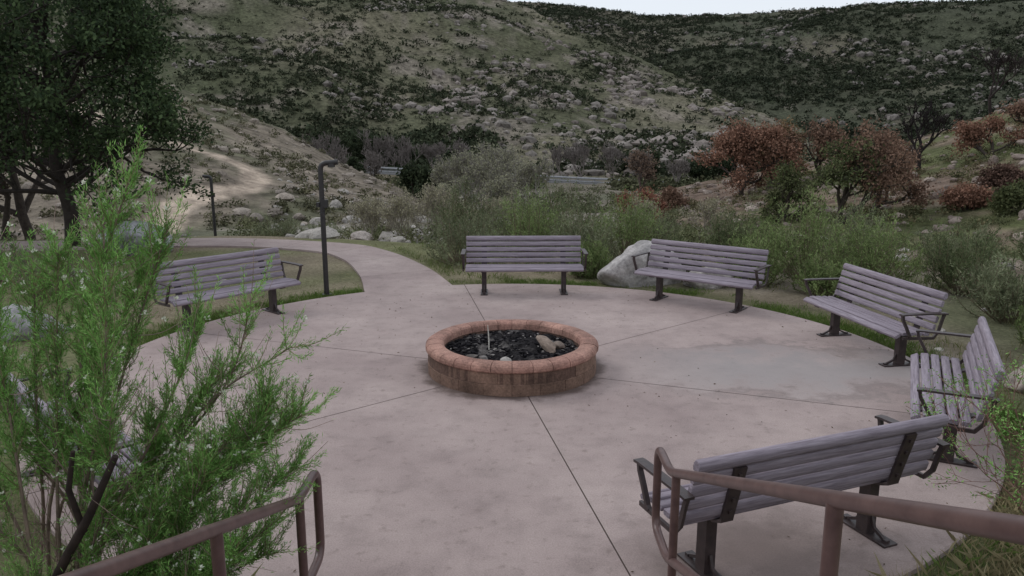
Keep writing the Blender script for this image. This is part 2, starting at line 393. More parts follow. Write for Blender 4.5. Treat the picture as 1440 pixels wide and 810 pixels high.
for q in np.nonzero((l==1)&(fbm(x,y,20,3,302)>.58))[0]:
    s=.25+1.2*rng.random()**2.5;t=rng.random();rock(mb,(x[q],y[q],z[q]),(s*1.2,s,s*.8),1,S(104,98,92)*(1-t)+S(146,138,132)*t,planes=8)
a=rng.uniform(.05,.6,2200);r=rng.uniform(300,620,2200);x=r*np.sin(a);y=r*np.cos(a);z,l=H(x,y)
for q in np.nonzero((l==2)&(fbm(x,y,45,3,303)>.58))[0]:
    s=.6+1.8*rng.random()**2.5;t=rng.random();rock(mb,(x[q],y[q],z[q]),(s*1.2,s,s*.8),1,S(100,94,90)*(1-t)+S(130,123,118)*t,planes=8)
mb.obj('rock_outcrops',[M_rock])

# ------------------------------------------------------------------ fire pit
par=bpy.data.objects.new('fire_pit',None);bpy.context.scene.collection.objects.link(par)
def sectors(mb,prof,n,gap,cols,sub=3,off=0):
    k=len(prof)
    for s in range(n):
        a0=2*math.pi*s/n+off;a1=2*math.pi*(s+1)/n+off
        ang=np.linspace(a0+gap,a1-gap,sub+1);v=[]
        jit=rng.normal(0,.0018)
        for b in ang:
            for (rr_,zz) in prof: v.append((PC[0]+(rr_+jit)*math.cos(b),PC[1]+(rr_+jit)*math.sin(b),zz+jit*.7))
        f=[[q*k+p,(q+1)*k+p,(q+1)*k+(p+1)%k,q*k+(p+1)%k] for q in range(sub) for p in range(k)]
        t=rng.random();mb.add(v,f,0,cols[0]*(1-t)+cols[1]*t,False)
        for e in(0,sub):
            mb.add([v[e*k+p] for p in range(k)],[list(range(k))],0,cols[0])
mb=MB()
sectors(mb,[(.915,.002),(.915,.117),(.909,.121),(.76,.121),(.76,.002)],20,.0026,(S(120,96,84),S(132,107,93)))
sectors(mb,[(.912,.125),(.912,.234),(.906,.238),(.76,.238),(.76,.125)],20,.0026,(S(124,99,86),S(138,112,97)),off=.157)
mb.obj('wall_blocks',[M_brick],par)
mb=MB();pr=[(.925,.241),(.936,.255),(.938,.28),(.930,.305),(.91,.322),(.88,.331),(.84,.334),(.79,.332),(.76,.322),(.742,.305),(.738,.28),(.738,.243)]
sectors(mb,pr,28,.0034,(S(154,117,105),S(172,134,120)))
mb.obj('coping_bricks',[M_brick],par)
mb=MB();k=96;a=np.linspace(0,2*math.pi,k,endpoint=False)
pm=[(.910,.0),(.910,.236),(.931,.252),(.931,.29),(.87,.326),(.80,.326),(.75,.30),(.75,.0)]
v=np.concatenate([[(PC[0]+q*math.cos(b),PC[1]+q*math.sin(b),w) for q,w in pm] for b in a])
mb.add(v,[[q*8+p,((q+1)%k)*8+p,((q+1)%k)*8+p+1,q*8+p+1] for q in range(k) for p in range(7)],0,S(106,84,74),False)
mb.obj('mortar',[M_brick],par)
mb=MB();g=np.linspace(-.74,.74,120);gx,gy=np.meshgrid(g,g,indexing='ij')
gz=.15+.11*fbm(gx+5,gy+5,.09,5,8)+.02*np.cos(gx*2)
idx=np.arange(14400).reshape(120,120);ff=np.stack([idx[:-1,:-1],idx[1:,:-1],idx[1:,1:],idx[:-1,1:]],-1).reshape(-1,4)
cx=gx.ravel()[ff].mean(1);cy=gy.ravel()[ff].mean(1);ff=ff[np.hypot(cx,cy)<.745]
ash=sstep(.52,.68,fbm(gx+2,gy,.22,3,9)).reshape(-1,1)
mb.add(np.stack([gx.ravel()+PC[0],gy.ravel()+PC[1],gz.ravel()],1),ff,0,S(40,38,39)*(1-ash)+S(92,88,86)*ash)
for q in range(2400):
    rr_=.72*math.sqrt(rng.random());b=rng.uniform(0,6.28);s=rng.uniform(.004,.017)
    t=rng.random();c=S(26,25,28) if t<.76 else (S(68,65,66) if t<.95 else S(135,130,126))
    rock(mb,(PC[0]+rr_*math.cos(b),PC[1]+rr_*math.sin(b),.212+rng.uniform(-.015,.025)),(s*2.4,s,s*.7),1,c,planes=6,tilt=rng.normal(0,.6))
mb.obj('charcoal_bed',[M_char],par)
mb=MB()
rock(mb,(.38,8.03,.30),(.07,.19,.05),4,S(146,130,118),.7,tilt=.5)
rock(mb,(.50,8.12,.25),(.08,.07,.05),4,S(125,112,103))
rock(mb,(-.06,7.60,.24),(.09,.06,.045),4,S(150,145,140));rock(mb,(-.3,7.72,.24),(.07,.05,.035),4,S(120,115,112))
rock(mb,(-.42,7.8,.23),(.08,.06,.04),4,S(100,94,90))
mb.obj('stones',[M_rock],par)
mb=MB();tube(mb,[(-.25,8.1,.2),(-.252,8.1,.34),(-.262,8.09,.50)],[.008,.008,.004],6);mb.obj('stick',[M_white],par)

# ------------------------------------------------------------------ benches
def slat(mb,y,z,ang,w,t,L=.915,mat=0,rad=.012):
    pts=[]
    for sx,sy,a0 in((1,1,0),(-1,1,90),(-1,-1,180),(1,-1,270)):
        for q in(0,45,90):
            aa_=R(a0+q);pts.append((sx*(w/2-rad)+rad*math.cos(aa_),sy*(t/2-rad)+rad*math.sin(aa_)))
    ca,sa=math.cos(ang),math.sin(ang);k=len(pts);v=[]
    xs=np.array([-L,-L+.006,L-.006,L])
    for xi,x in enumerate(xs):
        sc=.86 if xi in(0,3) else 1
        for (u,wv) in pts: v.append((x,y+ca*u*sc-sa*wv*sc,z+sa*u*sc+ca*wv*sc))
    f=[[q*k+p,(q+1)*k+p,(q+1)*k+(p+1)%k,q*k+(p+1)%k] for q in range(3) for p in range(k)]
    mb.add(v,f,mat,(1,1,1),True);mb.add(v[:k],[list(range(k))[::-1]],mat);mb.add(v[-k:],[list(range(k))],mat)
def bar(mb,pts,x,w,t):
    P=np.array(pts,float);T=np.gradient(P,axis=0);T/=np.linalg.norm(T,axis=1)[:,None];Nn=np.stack([-T[:,1],T[:,0]],1)*t/2
    v=[]
    for p,n in zip(P,Nn):
        for sx,sn in((-1,-1),(1,-1),(1,1),(-1,1)): v.append((x+sx*w/2,p[0]+sn*n[0],p[1]+sn*n[1]))
    k=len(P);f=[[q*4+p,(q+1)*4+p,(q+1)*4+(p+1)%4,q*4+(p+1)%4] for q in range(k-1) for p in range(4)]+[[0,1,2,3],[k*4-1,k*4-2,k*4-3,k*4-4]]
    mb.add(v,f)
seat=MB()
for y,z,an in((.232,.417,-.5),(.148,.437,-.08),(.062,.434,.03),(-.024,.429,.06),(-.11,.424,.06)): slat(seat,y,z,an,.071,.038)
back=MB();bd=R(105)
for q in range(4): 
    s=.02+q*.088;slat(back,-.185+math.cos(bd)*s,.475+math.sin(bd)*s,bd,.071,.038)
s=.02+4*.088-.003;slat(back,-.185+math.cos(bd)*s-.004,.475+math.sin(bd)*s,bd,.082,.06,rad=.028)
legs=MB()
for sx in(-.63,.63):
    box(legs,(sx,-.03,.20),(.075,.09,.385));box(legs,(sx,-.03,.0075),(.11,.42,.013))
    bar(legs,[(.13,.018),(.04,.06),(.012,.13)],sx,.02,.02);bar(legs,[(-.19,.018),(-.10,.06),(-.072,.13)],sx,.02,.02)
    for yy in(-.2,.14): box(legs,(sx,yy,.022),(.03,.03,.016))
    bar(legs,[(.25,.385),(.15,.405),(.0,.402),(-.13,.39),(-.20,.42),(-.218,.50),(-.245,.60),(-.27,.69),(-.295,.785)],sx,.085,.018)
    for s_ in(.02,.108,.196,.284):
        y_=-.185+math.cos(bd)*s_-.034;z_=.475+math.sin(bd)*s_-.008;box(legs,(sx,y_-.006,z_),(.02,.014,.02))
arms=MB()
for sx in(-.95,.95):
    bar(arms,[(-.29,.655),(-.22,.66),(.0,.662),(.20,.662),(.245,.657)],sx,.065,.016)
    bar(arms,[(.225,.65),(.215,.60),(.17,.52),(.12,.42),(.10,.40)],sx,.03,.025)
    bar(arms,[(.20,.40),(.1,.398),(-.05,.392),(-.16,.39),(-.215,.46),(-.25,.60),(-.27,.66)],sx,.02,.03)
protos={}
for nm,m_,mt in(('seat_slats',seat,M_slat),('backrest_slats',back,M_slat),('legs',legs,M_steel),('armrests',arms,M_steel)):
    o=m_.obj(nm,[mt],link=False);protos[nm]=o.data;bpy.data.objects.remove(o)
def bench(cx,cy,nx,ny):
    e=bpy.data.objects.new('park_bench',None);bpy.context.scene.collection.objects.link(e)
    for nm,me in protos.items():
        o=bpy.data.objects.new(nm,me);bpy.context.scene.collection.objects.link(o);o.parent=e
    e.location=(cx,cy,0.001);e.rotation_euler=(0,0,math.atan2(ny,nx)-math.pi/2)
bench(.19,12.0,.02,-1)
bench(2.74,11.19,-.61,-.79)
bench(4.17,8.87,-.985,-.17)
bench(3.72,6.32,-.89,.45)
bench(1.73,4.45,-.37,.93)
bench(-3.8,10.25,.75,-.66)
bench(-3.1,5.2,.7,.7)

# ------------------------------------------------------------------ handrails
def fil(P,rad=.09,n=5):
    P=[np.array(p,float) for p in P];o=[P[0]]
    for a,b,c in zip(P[:-2],P[1:-1],P[2:]):
        u=(a-b)/np.linalg.norm(a-b);w=(c-b)/np.linalg.norm(c-b)
        p0=b+u*rad;p1=b+w*rad
        for t in np.linspace(0,1,n+1): o.append((1-t)**2*p0+2*t*(1-t)*b+t*t*p1)
    o.append(P[-1]);return np.array(o)
def rail(xr,ye,posts,sl):
    mb=MB()
    top=lambda y:.93+max(0,(ye-.25-y))*sl
    tube(mb,fil([(xr,-1.2,top(-1.2)),(xr,ye-.25,.93),(xr,ye+.07,.93),(xr,ye+.07,.46),(xr,ye-.25,.46),(xr,-1.2,top(-1.2)-.47)]),.0225,16,ref=np.array([1.,0,0]))
    for y in posts:
        z0=max(-.02,.4*(3.4-y));tube(mb,[(xr,y,z0-.05),(xr,y,top(y))],.0215,12)
        tube(mb,[(xr,y,z0-.02),(xr,y,z0+.012)],.045,14)
    mb.obj('handrail',[M_rail])
rail(.79,3.83,[3.45,1.74,.2],.436);rail(-.985,3.55,[3.3,2.35,.2],.40)

# ------------------------------------------------------------------ lamps
def lamp(x,y,h,rz=0,r=.04):
    mb=MB();z=hz(x,y);ca,sa=math.cos(rz),math.sin(rz)
    P=fil([(0,0,z-.1),(0,0,z+h-.02),(.27,0,z+h+.0)],.10,7)
    P=np.stack([x+P[:,0]*ca,y+P[:,0]*sa,P[:,2]],1);tube(mb,P,r,14,ref=np.array([-sa,ca,0.]))
    tube(mb,[(x+.17*ca,y+.17*sa,z+h-.02),(x+.17*ca,y+.17*sa,z+h-.075)],.055,14)
    tube(mb,[(x,y,z-.05),(x,y,z+.04)],.075,14)
    box(mb,(x+.05,y-.03,z+h*.70),(.09,.09,.12));box(mb,(x-.06,y,z+h*.69),(.05,.07,.07));box(mb,(x+.02,y-.05,z+h*.62),(.05,.04,.06))
    mb.obj('lamp_post',[M_pole])
lamp(-2.93,11.95,2.10);lamp(-10.2,26.4,2.15,math.pi,.05)

# ------------------------------------------------------------------ road, guard rail
par=bpy.data.objects.new('road',None);bpy.context.scene.collection.objects.link(par)
rz_=lambda x:-4.15-.05*np.clip(x,-30,22)
mb=MB();xs=np.linspace(-55,60,60);yy=94+.0012*xs**2;zz=rz_(xs)
k=60;v=np.vstack([np.c_[xs,yy-2.5,zz-2.2],np.c_[xs,yy,zz],np.c_[xs,yy+7,zz+.05],np.c_[xs,yy+9,zz-3]])
mb.add(v,[[L*k+q,L*k+q+1,(L+1)*k+q+1,(L+1)*k+q] for L in(0,2) for q in range(k-1)],1);mb.add(v,[[k+q,k+q+1,2*k+q+1,2*k+q] for q in range(k-1)],0)
mb.obj('roadway',[M_asph,M_bank],par)
mb=MB()
for h0,h1 in((.60,.86),(.26,.38)):
    v=np.vstack([np.c_[xs,yy+.3,zz+h0],np.c_[xs,yy+.22,zz+(h0+h1)/2],np.c_[xs,yy+.3,zz+h1],np.c_[xs,yy+.38,zz+h1],np.c_[xs,yy+.38,zz+h0]])
    mb.add(v,[[L*k+q,L*k+q+1,((L+1)%5)*k+q+1,((L+1)%5)*k+q] for L in range(5) for q in range(k-1)])
for x in np.arange(-54,59,2.0):
    y=94+.0012*x*x;box(mb,(x,y+.5,rz_(x)+.4),(.2,.2,.92))
mb.obj('guard_rail',[M_galv],par)

# ------------------------------------------------------------------ vegetation
def branch(mb,p,d,L,r,depth,tips,mat=1,col=S(90,78,70),spread=.6,up=.15,nb=3,sides=5,minr=.004):
    k=5;P=[np.array(p,float)];d=np.array(d,float)
    for q in range(k-1):
        d=d+rng.normal(0,.13,3)+np.array([0,0,up*.3]);d/=np.linalg.norm(d);P.append(P[-1]+d*L/(k-1))
    r1=max(r*.6,minr);tube(mb,P,np.linspace(r,r1,k),sides,mat,col,False)
    if depth==0: tips.append((P[-1],d));tips.append((P[-3],d));return
    for q in range(nb):
        s=P[rng.integers(2,k)] if q else P[-1]
        nd=d+rng.normal(0,spread,3);nd[2]+=up;nd/=np.linalg.norm(nd)
        branch(mb,s,nd,L*rng.uniform(.6,.82),r1,depth-1,tips,mat,col,spread,up,nb,max(3,sides-1),minr)
def leafy(mb,tips,n,rad,L,W,cols):
    for p,d in tips:
        m=max(1,int(n*rng.uniform(.3,1.7)));br=rng.uniform(.55,1.4)
        off=rnd(m)*(rng.random(m)**.5)[:,None]*rad*rng.uniform(.6,1.3);off[:,2]*=.8
        t=rng.random(m)[:,None];c=(cols[0]*(1-t)+cols[1]*t)*br
        leaves(mb,p+off,rnd(m),rng.uniform(.7,1.3,m)*L,W*rng.uniform(.7,1.3,m),c,0)
def tree(name,x,y,h,trunk,spread=.6,depth=4,nb=3,n=14,rad=.35,L=.09,W=.05,cols=(S(50,62,38),S(80,90,55)),bark=S(70,62,56),d0=(0.,0.,1.),up=.15,l0=.42,minr=.006,stems=1,sink=.1,cols2=None):
    mb=MB();tips=[]
    for q in range(stems):
        d=np.array(d0,float)+(rng.normal(0,.35,3) if stems>1 else 0.0);d=d/np.linalg.norm(d)
        branch(mb,(x+rng.normal(0,.08)*(stems>1),y,hz(x,y)-sink),d,h*l0,trunk,depth,tips,1,bark,spread,up,nb,7,minr)
    if n:
        if cols2 is not None:
            s=[(p[0][0]-x)+rng.normal(0,.35)>0 for p in tips]
            leafy(mb,[t for t,k in zip(tips,s) if not k],n,rad,L,W,cols);leafy(mb,[t for t,k in zip(tips,s) if k],n,rad,L,W,cols2)
        else: leafy(mb,tips,n,rad,L,W,cols)
    mb.obj(name,[M_leaf,M_bark])
ORG=(S(106,83,70),S(140,114,98));OLV=(S(70,78,52),S(102,106,72));RST=(S(122,90,75),S(156,122,104))
mb=MB();tips=[];bx,by=-9.7,16.9;b0=np.array([bx,by,hz(bx,by)-.1])
tube(mb,spline([b0,b0+(.05,0,.9),b0+(-.15,0,1.9),b0+(-.1,.1,3.2),b0+(-.3,.1,5.0)],4),np.linspace(.17,.08,17),9,1,S(52,46,42))
for q in range(25):
    a=rng.uniform(0,6.28);z0=rng.uniform(1.1,4.9);d=np.array([math.cos(a),math.sin(a),.25+.15*(z0-1.5)]);d/=np.linalg.norm(d)
    branch(mb,b0+np.array([-.12,.05,z0]),d,rng.uniform(1.2,1.7),.06,3,tips,1,S(52,46,42),.55,.12,3,5,.008)
leafy(mb,tips,36,.38,.10,.055,(S(44,58,40),S(80,96,64)))
mb.obj('oak_tree',[M_leaf,M_bark])
tree('oak_tree',-12.6,20,5.5,.15,.6,4,4,16,.4,.12,.07,(S(46,52,42),S(82,84,62)))
tree('oak_tree',-12.6,18.9,3.2,.1,.6,4,3,16,.3,.09,.05,(S(60,52,48),S(92,80,70)))
tree('oak_tree',12.7,30,4.6,.13,.6,4,4,12,.4,.12,.07,(S(72,82,54),S(104,108,74)),stems=2,l0=.33,cols2=ORG)
tree('oak_tree',14.6,31.5,3.8,.10,.7,4,3,15,.42,.12,.07,ORG,stems=2,l0=.32)
tree('oak_tree',11.3,32,3.4,.10,.7,4,3,11,.4,.12,.07,OLV,stems=2,l0=.3)
tree('oak_tree',13.2,45,5.8,.14,.7,4,4,12,.55,.16,.10,RST,stems=2,l0=.32)
tree('oak_tree',16.0,48,4.8,.14,.7,4,4,10,.55,.16,.10,(S(100,88,64),S(136,114,88)),stems=2,l0=.3)
tree('oak_tree',18.6,47,4.2,.12,.7,4,3,9,.55,.16,.10,ORG,stems=2,l0=.32)
tree('oak_tree',22.0,36,2.6,.09,.7,4,3,12,.35,.13,.08,RST,stems=2,l0=.32)
tree('oak_tree',24.3,36.5,2.4,.09,.7,4,3,7,.35,.13,.08,ORG,stems=2,l0=.32)
tree('bare_tree',20.3,39,4.2,.14,.5,5,3,0,bark=S(40,34,33),minr=.022,up=.25,l0=.3)
tree('bare_tree',26.8,40,4.4,.12,.5,5,3,0,bark=S(54,44,42),minr=.02,up=.25,l0=.3)
tree('bare_tree',29.0,48,4.6,.12,.5,5,3,0,bark=S(50,42,40),minr=.022,up=.25,l0=.3)
tree('bare_tree',17.4,34,2.6,.07,.5,5,3,0,bark=S(84,72,66),minr=.014,up=.25,l0=.3)
tree('bare_tree',9.6,58,4.8,.12,.6,5,3,3,.4,.16,.1,(S(110,94,82),S(130,110,96)),bark=S(84,72,66),minr=.018,up=.25,l0=.3)
tree('red_leaf_shrub',5.6,34,2.2,.05,.7,3,4,20,.32,.11,.07,(S(120,82,68),S(152,108,92)),stems=3,l0=.32)
tree('red_leaf_shrub',19,30,1.6,.05,.7,3,4,16,.3,.11,.07,(S(92,74,66),S(118,94,83)),stems=3,l0=.3)
tree('red_leaf_shrub',17.0,29,1.5,.05,.7,3,4,14,.3,.11,.07,RST,stems=3,l0=.3)
tree('red_leaf_shrub',8.6,42,1.8,.05,.7,3,4,14,.32,.12,.08,ORG,stems=3,l0=.32)
tree('red_leaf_shrub',17.6,27,1.3,.05,.7,3,4,16,.3,.11,.07,OLV,stems=3,l0=.3)
for x,y,h in((-3.0,52,5.2),(-1.0,50,5.4),(-4.2,55,4.4),(1.0,54,4.8),(-2.0,47,4.2),(-.2,44,3.2),(-3.4,42,2.6),(.2,60,5.4),(-3.0,62,5.2)):
    tree('bare_tree',x,y,h,.07,.5,5,3,2,.4,.14,.05,(S(138,138,116),S(158,156,132)),bark=S(138,133,126),minr=.015,up=.3,l0=.26,stems=3)
for x,y,h in((9.5,108,6),(6.5,107,5.5),(13.5,106,6),(-14,106,7),(-18,108,8),(-10.5,107,7),(-24,104,8),(-6.5,108,6.5),(17,104,6),(14.5,88,4.5),(18,86,4.5),(-16,88,5),(-19,86,5.5)):
    tree('bare_tree',x,y,h,.1,.5,5,3,0,bark=S(122,114,110),minr=.028,up=.3,l0=.28,stems=3)
for x,y,h in((-3.0,20.5,1.7),(-2.2,21.5,2.0),(-4.0,22,1.6),(-1.4,20,1.3),(-2.7,24,2.0),(-4.6,26,1.8),(-.4,21,1.6),(3.6,20,1.5),(5.2,21,1.6)):
    tree('bare_shrub',x,y,h,.02,.45,4,3,3,.1,.06,.02,(S(150,146,120),S(170,164,140)),bark=S(150,142,130),minr=.005,up=.35,l0=.3,stems=6)
for x,y,h in((-22,90,6),(-27,92,6.5),(-31,92,7),(-20,112,8),(-35,108,8),(-14.5,112,7),(-6.3,60,3.6),(-8.4,66,4),(24,90,5),(18,110,6),(-40,104,8),(-25,112,9),(21,88,4),(29,90,5),(-17.5,90,4.5)):
    tree('juniper_tree',x,y,h*.85,.14,.6,4,3,20,.6,.26,.16,(S(44,54,40),S(72,80,58)),stems=2,l0=.32)

FE=(S(98,116,70),S(144,158,106));FG=(S(102,112,84),S(142,146,116));FD=(S(80,92,62),S(114,122,88))
def broom(name,x,y,h,w,ns,nl,L=.055,W=.014,cols=FE,bark=S(120,108,90)):
    mb=MB();z=hz(x,y)
    for q in range(ns):
        a=rng.uniform(0,6.28);t=rng.random()**.55;tip=np.array([x+math.cos(a)*w*t,y+math.sin(a)*w*t,z+h*rng.uniform(.45,1.08)*(1-.4*t*t)])
        b=np.array([x+math.cos(a)*.2*w*t,y+math.sin(a)*.2*w*t,z-.05]);m=(b+tip)/2+np.array([math.cos(a),math.sin(a),0])*w*.15*t+rng.normal(0,.06,3)
        P=spline([b,m,tip],5);tube(mb,P,np.linspace(.009,.003,len(P)),3,1,bark,False)
        u=.25+.75*rng.random(nl)**.75
        ii=u*(len(P)-1);i0=np.minimum(ii.astype(int),len(P)-2);f=(ii-i0)[:,None]
        pos=P[i0]*(1-f)+P[i0+1]*f;T=P[i0+1]-P[i0];T/=np.linalg.norm(T,axis=1)[:,None]
        ns_=7;sd_=rnd(ns_)+np.array([0,0,.7]);uu=.3+.7*rng.random(ns_);w_=rng.integers(0,ns_,nl)
        jj=uu[w_]*(len(P)-1);j0=np.minimum(jj.astype(int),len(P)-2);base=P[j0]+(P[j0+1]-P[j0])*(jj-j0)[:,None]
        tw=rng.random(nl)[:,None]*h*.17
        side=rng.random(nl)<.65
        pos=np.where(side[:,None],base+sd_[w_]*tw,pos)+rng.normal(0,.012,(nl,3));T=np.where(side[:,None],sd_[w_],T)
        tt=rng.random(nl)[:,None];c=(cols[0]*(1-tt)+cols[1]*tt)*rng.uniform(.6,1.25)
        leaves(mb,pos,T*.9+rnd(nl)*.6,L*rng.uniform(.6,1.4,nl),W,c,0)
    mb.obj(name,[M_leaf,M_bark])
for x,y,h,w,c in((-1.0,15.0,1.15,.85,FG),(.3,15.4,1.45,.85,FE),(1.4,14.6,1.2,.7,FG),(2.3,15.6,1.4,.8,FE),(-.1,17.4,1.4,.9,FG),(1.0,17.9,1.6,1.0,FD),(3.0,17.2,1.2,.8,FG),(-1.2,18.6,1.4,.8,FD),
    (4.2,13.0,1.0,.65,FE),(5.2,13.3,1.45,.95,FE),(6.1,12.9,1.35,.85,FE),(5.0,12.0,.75,.55,FE),(6.6,14.6,1.4,.8,FG),(7.3,12.2,1.0,.7,FD),(4.3,14.6,1.1,.7,FD),(1.35,13.6,.6,.4,FE),(2.9,13.6,.8,.5,FD),
    (6.9,10.4,1.0,.75,FG),(7.7,9.4,1.0,.8,FG),(6.6,8.9,.8,.55,FE),(8.3,11.0,1.0,.8,FE),(7.2,7.8,.8,.65,FG),(9.4,12.4,.9,.8,FD),(8.3,14.4,1.0,.8,FG),(10.2,10.6,.9,.8,FG),(6.2,7.2,.6,.5,FE),(10.5,15,1.0,.8,FD),(4.9,5.5,.7,.45,FG),(5.3,6.6,.6,.4,FE)):
    broom('broom_bush',x,y,h*rng.uniform(.88,1.1),w,72,105,.055,.014,c)
for x,y,h,w in((-7.3,11.9,.8,.6),(-8.9,12.8,.9,.7),(-7.0,7.2,1.0,.7),(-8.2,8.6,1.0,.7),(-10.6,13.6,.8,.8),(-9.9,19.6,.8,.6),(-6.2,20.2,.7,.7),(-5.0,20.6,.6,.6)):
    broom('broom_bush',x,y,h,w,50,80,.055,.014,FG)
# big desert broom at left of the stairs
mb=MB();B0=np.array([-2.12,3.3,.1])
HG=(S(98,142,68),S(152,192,112));fl_c=S(222,224,208)
targets=[(-1.62,3.3,2.40,1.4),(-1.72,3.25,2.26,1.4),(-1.5,3.35,2.18,1.3),(-1.6,3.4,2.05,1.2),(-1.9,3.2,2.1,.9),(-2.05,3.25,1.95,.9),(-1.2,3.5,1.85,.35),(-1.02,3.45,1.62,.3),(-.98,3.4,1.3,1.3),(-1.12,3.35,1.4,1.5),(-1.25,3.3,1.25,1.6),
 (-1.35,3.15,1.12,1.5),(-2.25,3.2,1.95,1.0),(-2.45,3.3,1.7,.5),(-2.3,3.05,1.0,.12),(-1.65,3.0,1.45,.7),(-1.45,3.5,1.72,.8),(-1.95,3.5,1.75,.6),(-1.05,3.15,.9,1.3),(-1.2,3.05,.8,1.2),(-1.8,2.95,.7,.5),(-2.1,2.9,.7,.3),(-1.55,3.1,1.0,1.),(-1.35,3.45,1.5,1.1),(-1.0,3.3,1.08,1.5),(-1.4,3.0,.6,1.1),(-1.15,3.5,1.15,1.3),(-2.5,3.5,1.95,.9),(-1.1,3.25,.7,1.1),(-1.7,3.4,1.25,.7),(-1.95,3.1,1.2,.15),(-2.3,3.4,2.0,.8)]
def shoots(mb,P,u0,n,Ls,nl,cols,leafL,leafW,bark,flower):
    for q in range(n):
        u=u0+(1-u0)*rng.random();ii=u*(len(P)-1);i0=min(int(ii),len(P)-2);p=P[i0]+(P[i0+1]-P[i0])*(ii-i0)
        T=P[i0+1]-P[i0];T/=np.linalg.norm(T)
        d=T*.7+rng.normal(0,.55,3)+np.array([0,0,.5]);d/=np.linalg.norm(d);L=Ls*rng.uniform(.5,1.2)
        m=p+d*L*.5;e=m+(d+np.array([0,0,.3])+rng.normal(0,.15,3))*L*.5;Q=spline([p,m,e],4)
        tube(mb,Q,np.linspace(.0028,.001,len(Q)),3,1,bark,False)
        k=max(4,int(nl*rng.uniform(.5,1.5)));u_=.05+.95*rng.random(k);jj=u_*(len(Q)-1);j0=np.minimum(jj.astype(int),len(Q)-2);f=(jj-j0)[:,None]
        pos=Q[j0]*(1-f)+Q[j0+1]*f;TT=Q[j0+1]-Q[j0];TT/=np.linalg.norm(TT,axis=1)[:,None]
        t=rng.random(k)[:,None];c=(cols[0]*(1-t)+cols[1]*t)*rng.uniform(.6,1.25)
        leaves(mb,pos+rng.normal(0,.007,(k,3)),TT*.8+rnd(k)*.6,leafL*rng.uniform(.6,1.4,k),leafW,c,0)
        if rng.random()<flower:
            k=7;leaves(mb,e+rnd(k)*.007,rnd(k)+np.array([0,0,.8]),.015,.010,np.tile(fl_c,(k,1)),0)
for X_,Y_,Z_,dn in targets:
    e=np.array([X_,Y_,Z_]);b=B0+np.array([rng.normal(0,.10),rng.normal(0,.08),0])
    m1=b*.65+e*.35+np.array([-.06*np.sign(e[0]-b[0]),0,0])+rng.normal(0,.07,3);m2=b*.3+e*.7+rng.normal(0,.07,3)
    P=spline([b,m1,m2,e],5);tube(mb,P,np.linspace(.011,.003,len(P)),6,1,S(124,108,96),False)
    shoots(mb,P,.45,int(50*dn)+(14 if dn>.2 else 4),.21,78,HG,.026,.0038,S(134,128,92),.22)
    shoots(mb,P,.1,18,.28,5,HG,.022,.004,S(154,134,124),.0)
P=spline([B0+(0,0,-.1),(-2.0,3.0,.6),(-1.75,2.95,1.05),(-1.62,2.95,1.30)],6);tube(mb,P,np.linspace(.028,.013,len(P)),8,1,S(52,42,38),True)
tube(mb,[(-1.80,2.97,.95),(-1.83,2.95,1.15),(-1.78,2.93,1.33)],[.015,.012,.009],6,1,S(52,42,38))
mb.obj('desert_broom_bush',[M_leaf,M_bark])
mb=MB();tips=[]
for q in range(10):
    d=np.array([rng.normal(-.35,.4),rng.normal(0,.3),.7]);branch(mb,(3.55+rng.normal(0,.12),4.75+rng.normal(0,.12),0.0),d/np.linalg.norm(d),.5,.006,3,tips,1,S(136,104,94),.45,.1,3,4,.0018)
leafy(mb,tips,7,.06,.026,.008,HG);mb.obj('twiggy_shrub',[M_leaf,M_bark])

def domes(mb,x,y,z,r,nq,cols,flat=.85,fs=.6):
    n=len(x)
    d=rng.normal(size=(n,nq,3));d/=np.linalg.norm(d,axis=2)[...,None];d[...,2]=np.abs(d[...,2])
    rad=(rng.random((n,nq))**.35)[...,None]*(1+.25*rng.normal(size=(n,nq,1)))
    c=np.stack([x,y,z],1)[:,None,:]+d*rad*r[:,None,None]*np.array([1,1,flat])
    br=rng.uniform(.65,1.3,(n,1,1));t=rng.random((n,nq,1))*.5+rng.random((n,1,1))*.5
    col=(cols[0]*(1-t)+cols[1]*t)*br*.9
    m=n*nq;rr_=np.repeat(r,nq)
    cc=c.reshape(m,3);dd=rnd(m);leaves(mb,cc-dd*rr_[:,None]*fs*.5,dd,rr_*fs*rng.uniform(.6,1.3,m),rr_*fs*.7,col.reshape(m,3),0)
def place(n,a0,a1,r0,r1,layer,dens,pw=1):
    a=rng.uniform(a0,a1,n);r=r0+(r1-r0)*rng.random(n)**pw;x=r*np.sin(a);y=r*np.cos(a);z,l=H(x,y)
    k=(np.isin(l,layer))&(rng.random(n)<dens(x,y,a,r))&(seglen_dist(x,y,trail)>1.2)&(seglen_dist(x,y,pathC[::3])>1.2);return x[k],y[k],z[k]
DG=(S(42,50,38),S(74,79,60))
mb=MB()
x,y,z=place(25000,-.62,.45,106,390,[1],lambda x,y,a,r:.14+.8*sstep(.46,.57,fbm(x,y,34,4,401))+.6*sstep(-.05,-.25,a)*sstep(.42,.52,fbm(x,y,40,3,402)))
domes(mb,x,y,z,rng.uniform(.35,1.0,len(x))*(1+.9*(rng.random(len(x))<.18)),22,DG,fs=.5)
x,y,z=place(16000,-.62,.45,106,390,[1],lambda x,y,a,r:.7+0*x);domes(mb,x,y,z,rng.uniform(.2,.5,len(x)),8,(S(86,88,68),S(118,115,96)))
x,y,z=place(3600,-.40,-.02,104,140,[1,0],lambda x,y,a,r:(.9-.5*sstep(115,140,r)));domes(mb,x,y,z,rng.uniform(.6,1.9,len(x)),34,(S(46,57,43),S(84,88,68)),fs=.42)
mb.obj('hillside_shrubs',[M_shrub])
mb=MB()
